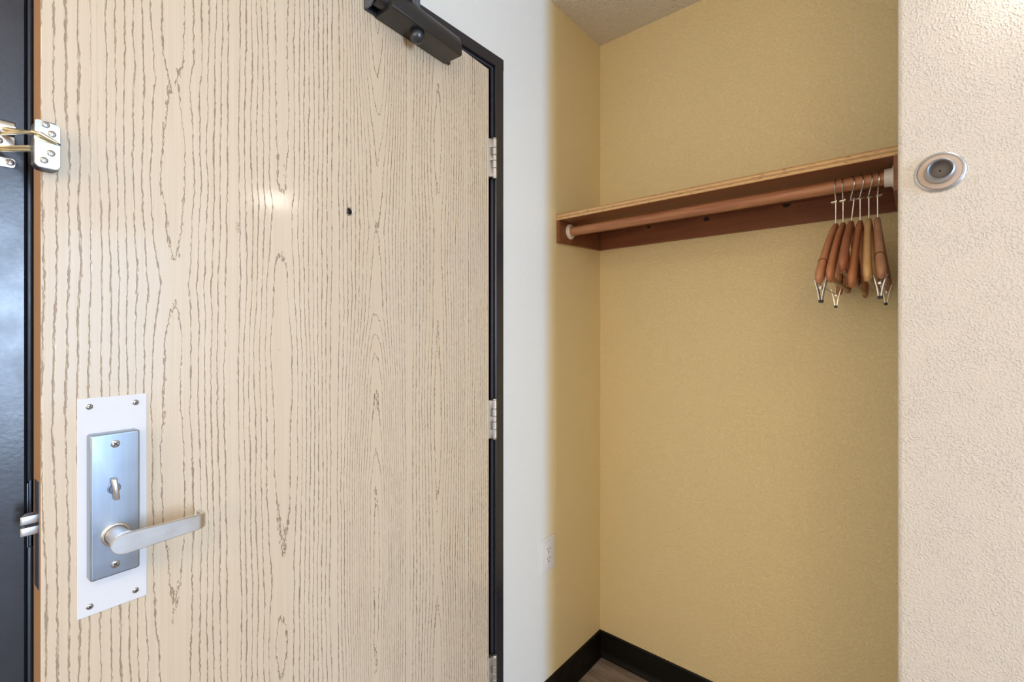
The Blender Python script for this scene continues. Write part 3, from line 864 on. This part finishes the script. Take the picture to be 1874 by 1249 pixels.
new('rubber_cup', bm, [M_stop_grey, M_black], stop, 'auto')

# ------------------------------------------------------------------ wall lamp just past the frame (its glint shows on the door)
lamp = empty('wall_lamp', (0.205, YP, 1.878))
tag(lamp, 'small round wall lamp above right of the door stop, past the photo edge', 'lamp')
bm = B(); lathe(bm, [(0, 0.0), (0.03, 0.0), (0.03, 0.006), (0.012, 0.012), (0.012, 0.020), (0, 0.020)], (0, 0, 0.0), (0, -1, 0), 28)
new('wall_rose', bm, M_stop, lamp, 'auto')

# ------------------------------------------------------------------ closet shelf
SY0 = 1.3599; SZ0, SZ1 = 1.6985, 1.7205
shelf = empty('closet_shelf', ((XW + XP) / 2, SY0, SZ0))
tag(shelf, 'stained wooden closet shelf spanning the niche, with raw plywood front edge', 'shelf')
def spart(name, bm, mat): return wpart(name, bm, mat, shelf)
bm = B(); box(bm, XW + 0.0005, XP - 0.0005, SY0 + 0.0015, YB - 0.0005, SZ0, SZ1); spart('shelf_board', bm, M_shelf)
bm = B(); box(bm, XW + 0.0005, XP - 0.0005, SY0, SY0 + 0.0015, SZ0, SZ1, 0.0004, 1); spart('plywood_edge', bm, M_ply)
bm = B(); box(bm, XW + 0.0125, XP - 0.0125, YB - 0.0185, YB - 0.0005, 1.6325, SZ0, 0.0008, 1); spart('back_board', bm, M_cleat)
for xa, xb in ((XW + 0.0005, XW + 0.0122), (XP - 0.0122, XP - 0.0005)):
    bm = B(); prism(bm, [(SY0 + 0.001, 1.6190), (SY0 + 0.001, SZ0), (YB - 0.0005, SZ0), (YB - 0.0005, 1.6320)], 0, xa, xb, 0.0006)
    spart('end_board', bm, M_shelf)
# rod
RY, RZ = 1.430, 1.6685
rod = empty('closet_rod', ((XW + XP) / 2, RY, RZ))
tag(rod, 'round wooden closet rod in white plastic sockets under the shelf', 'closet rod')
bm = B(); lathe(bm, [(0, -0.453), (0.0163, -0.453), (0.0163, 0.453), (0, 0.453)], (0, 0, 0), (1, 0, 0), 40)
new('pole', bm, M_rod, rod, 'auto')
for s in (-1, 1):
    xe = (XW + 0.0122 if s < 0 else XP - 0.0122) - (XW + XP) / 2
    bm = B()
    L = 0.010 if s < 0 else 0.0185
    lathe(bm, [(0.0, 0.0002), (0.0275, 0.0002), (0.0275, 0.0022), (0.0262, 0.0032), (0.0222, 0.0034), (0.0212, L), (0.0170, L), (0.0168, 0.003), (0, 0.003)], (xe, 0, 0), (-s, 0, 0), 40)
    new('rod_socket', bm, M_socket_white, rod, 'auto')

# ------------------------------------------------------------------ hangers
def super_ring(bm, c, hx, up, hz, fwd, e=2.5, n=24):
    out = []
    for i in range(n):
        a = 6.2831853 * i / n; ca, sa = math.cos(a), math.sin(a)
        px = math.copysign(abs(ca) ** (2 / e), ca) * hx; pz = math.copysign(abs(sa) ** (2 / e), sa) * hz
        out.append(bm.verts.new(c + Vector((px, 0, 0)) + up * pz))
    return out

def sweep(cx, s): return cx * abs(s) ** 1.6

def arm_mesh(L, z0, drop, thick, fat, cx):
    """one contoured wooden body: two arms falling from the neck, thicker at the shoulder ends"""
    bm = B(); rings = []
    N = 36
    for i in range(N + 1):
        s = math.sin(math.pi / 2 * (-1 + 2 * i / N)); a = abs(s)
        y = s * L
        z = z0 - 0.016 - drop * (0.30 * a * a + 0.70 * a ** 1.15) + 0.003 * math.sin(math.pi * a) 
        k = math.sqrt(1 - max(0, (a - 0.92) / 0.08) ** 2 * 0.93)
        hx = (thick + (fat - thick) * a ** 1.5) * k
        hz = (0.0150 + 0.0025 * a) * math.sqrt(1 - max(0, (a - 0.92) / 0.08) ** 2 * 0.90)
        slope = drop * (0.6 * a + 0.8 * a ** 0.15) / L * (-1 if s > 0 else 1) if a > 0.02 else 0
        t = Vector((0, 1, slope * 0.85)).normalized(); up = Vector((0, -t.z, t.y))
        rings.append(super_ring(bm, Vector((sweep(cx, s), y, z)), hx, up, hz, t))
    for j in range(N):
        n = len(rings[j])
        for i in range(n): bm.faces.new((rings[j][i], rings[j][(i + 1) % n], rings[j + 1][(i + 1) % n], rings[j + 1][i]))
    bm.faces.new(list(reversed(rings[0]))); bm.faces.new(rings[-1])
    return bm

def arm_point(L, z0, drop, s, cx=0.0):
    a = abs(s)
    return Vector((sweep(cx, s), s * L, z0 - 0.016 - drop * (0.30 * a * a + 0.70 * a ** 1.15) + 0.003 * math.sin(math.pi * a)))

def groove(parent, L, z0, drop, s, hx, hz, cx):
    c = arm_point(L, z0, drop, s, cx); d = (arm_point(L, z0, drop, s * 1.02) - arm_point(L, z0, drop, s)).normalized(); up = Vector((0, -d.z, d.y))
    bm = B(); pts = []
    for i in range(20):
        a = 6.2831853 * i / 20; ca, sa = math.cos(a), math.sin(a)
        pts.append(c + Vector((math.copysign(abs(ca) ** .77, ca) * hx, 0, 0)) + up * math.copysign(abs(sa) ** .77, sa) * hz)
    tube(bm, pts, 0.0011, 6, False, True)
    new('strap_groove', bm, M_groove, parent, True)

def clip(parent, c, spread=0.0105, h=0.034, yaw=0.0):
    """spring clip: two splayed pressed legs, an inverted V of handles, coil and rubber tips"""
    bm = B()
    for s in (-1, 1):
        pts_ = [(s * spread * 1.08, 0.016), (s * spread, 0.014), (s * 0.0050, -0.010), (s * 0.0028, -0.024), (s * 0.0018, -h)]
        # a pressed strip following pts_ in the x-z plane
        w = 0.0058; t_ = 0.0009; prev = None
        for (x, z) in pts_:
            q = [bm.verts.new((x - t_, -w, z)), bm.verts.new((x + t_, -w, z)), bm.verts.new((x + t_, w, z)), bm.verts.new((x - t_, w, z))]
            if prev:
                for i in range(4): bm.faces.new((prev[i], prev[(i + 1) % 4], q[(i + 1) % 4], q[i]))
            else: bm.faces.new(q)
            prev = q
        bm.faces.new(list(reversed(prev)))
    lathe(bm, [(0, -0.0066), (0.0026, -0.0066), (0.0026, 0.0066), (0, 0.0066)], (0, 0, -0.002), (0, 1, 0), 14)
    tube(bm, [(0, 0, -0.002), (0, 0, 0.010), (0, 0, 0.021)], 0.0012, 8)
    o = new('clip', bm, M_chrome, parent, 'auto', c); o.rotation_euler = (0, 0, yaw)
    bm = B()
    for s in (-1, 1): box(bm, s * 0.0018 - 0.0017, s * 0.0018 + 0.0017, -0.0062, 0.0062, -h - 0.001, -h + 0.0055, 0.0006)
    new('rubber_tip', bm, M_rubber, o, 'auto')

GROUP = 'wooden hangers on the closet rod'
def hanger(x, dx_end, neck_z, L, drop, mat, label, lean=0.0, kind='bar', thick=0.0068, fat=0.0082, grooves=False, plate_dx=0.0, ring_w=0.0, ring_yaw=0.0):
    """local: origin on the rod's axis, -y towards the room (front arm), z up"""
    h = empty('clothes_hanger', (x, RY, RZ)); cx = dx_end
    tag(h, label, 'clothes hanger', GROUP)
    nz = neck_z - RZ
    # wire ring that closes round the rod, pinched below into a flat carrier
    bm = B(); pts = []
    r = 0.0205; cz = -0.0022; zp = -0.0405
    pts.append((ring_w * 0.5, 0.0035, zp + 0.001))
    for i in range(25):
        a = R(-62 + 304 * i / 24)
        pts.append((ring_w * 0.5 * math.cos(a), r * math.cos(a), cz + r * math.sin(a)))
    pts.append((-ring_w * 0.5, -0.0035, zp + 0.001))
    tube(bm, pts, 0.0014, 8)
    ring = new('hook_ring', bm, M_chrome, h, 'auto'); ring.rotation_euler = (0, 0, ring_yaw)
    bm = B()
    prism(bm, [(-0.0060 + plate_dx, zp), (0.0060 + plate_dx, zp + 0.0012), (0.0063 + plate_dx, zp + 0.0055), (0.0048 + plate_dx, zp + 0.0030), (-0.0060 + plate_dx, zp + 0.0017)], 1, -0.0075, 0.0075, 0.0)
    new('ring_carrier', bm, M_chrome, ring)
    bm = B(); top = Vector((lean, 0, zp + 0.002)); bot = Vector((0, 0, nz - 0.006))
    tube(bm, [top + Vector((0, 0, 0.003)), top, top.lerp(bot, 0.5), bot], [0.0026, 0.0017, 0.0017, 0.0018], 10)
    new('stem', bm, M_chrome, h, 'auto')
    bm = arm_mesh(L, nz, drop, thick, fat, cx)
    body = new('wooden_body', bm, mat, h, True); body.data.set_sharp_from_angle(angle=R(62))
    if grooves:
        for s in (-0.80, 0.80): groove(body, L, nz, drop, s, thick + (fat - thick) * 0.72 - 0.0003, 0.0178, cx)
    if kind == 'bar':
        e = arm_point(L, nz, drop, 0.86, cx); ex = e.x
        bm = B(); tube(bm, [(ex, -L * 0.86, e.z - 0.026), (ex, L * 0.86, e.z - 0.026)], 0.0052, 12); new('trouser_bar', bm, M_dowel, h, 'auto')
        for s in (-1, 1):
            bm = B(); box(bm, ex - 0.0058, ex + 0.0058, s * L * 0.86 - 0.010, s * L * 0.86 + 0.010, e.z - 0.034, e.z - 0.006, 0.003, 2); new('bar_end', bm, mat, h, 'auto')
    else:
        e = arm_point(L, nz, drop, 0.88, cx); ex = e.x
        bm = B()
        zz = e.z - 0.032
        tube(bm, [(ex, y_ * L, z_) for y_, z_ in ((-.9, e.z - .006), (-.9, zz + .003), (-.88, zz), (-.3, zz - .003), (.3, zz - .003), (.88, zz), (.9, zz + .003), (.9, e.z - .006))], 0.0014, 8)
        barw = new('clip_bar', bm, M_chrome, h, 'auto')
        for s in kind: clip(h, (ex, s * L, zz - 0.004), yaw=R(10 * s))
    return h

L0 = 0.205
hanger(-0.1446, -0.0112, 1.5772, L0, 0.150, HW[0], 'tan cedar clip hanger with a strap groove, leftmost on the closet rod', kind=(-0.88, 0.45), grooves=True, plate_dx=-0.0035, fat=0.0094, thick=0.0066)
hanger(-0.1294, -0.0066, 1.5780, L0, 0.146, HW[1], 'plain red-brown wooden hanger between the grooved leftmost one and the dark one', kind='bar', plate_dx=-0.001, fat=0.0086, thick=0.0064)
hanger(-0.1130, 0.0002, 1.5790, L0, 0.125, HW[2], 'darkest brown wooden hanger with a slanted stem, third from the left', lean=0.0060, kind='bar', fat=0.0086, thick=0.0066, ring_w=0.006, ring_yaw=R(30), plate_dx=0.003)
hanger(-0.0950, -0.0016, 1.5777, L0, 0.162, HW[3], 'reddish wooden hanger just left of the pale maple hanger', kind='bar', fat=0.0080, thick=0.0066, ring_w=0.006, ring_yaw=R(30))
hanger(-0.0778, 0.0085, 1.5802, L0, 0.152, HW[4], 'pale yellow maple hanger with a round trouser bar, palest of the row', kind='bar', fat=0.0082, thick=0.0068, ring_w=0.006, ring_yaw=R(30))
hanger(-0.0612, 0.0150, 1.5791, L0, 0.148, HW[5], 'dusty tan clip hanger with a strap groove, rightmost beside the white socket', kind=(-0.88, 0.5), grooves=True, plate_dx=0.002, fat=0.0094, thick=0.0066, ring_w=0.001, ring_yaw=R(12))
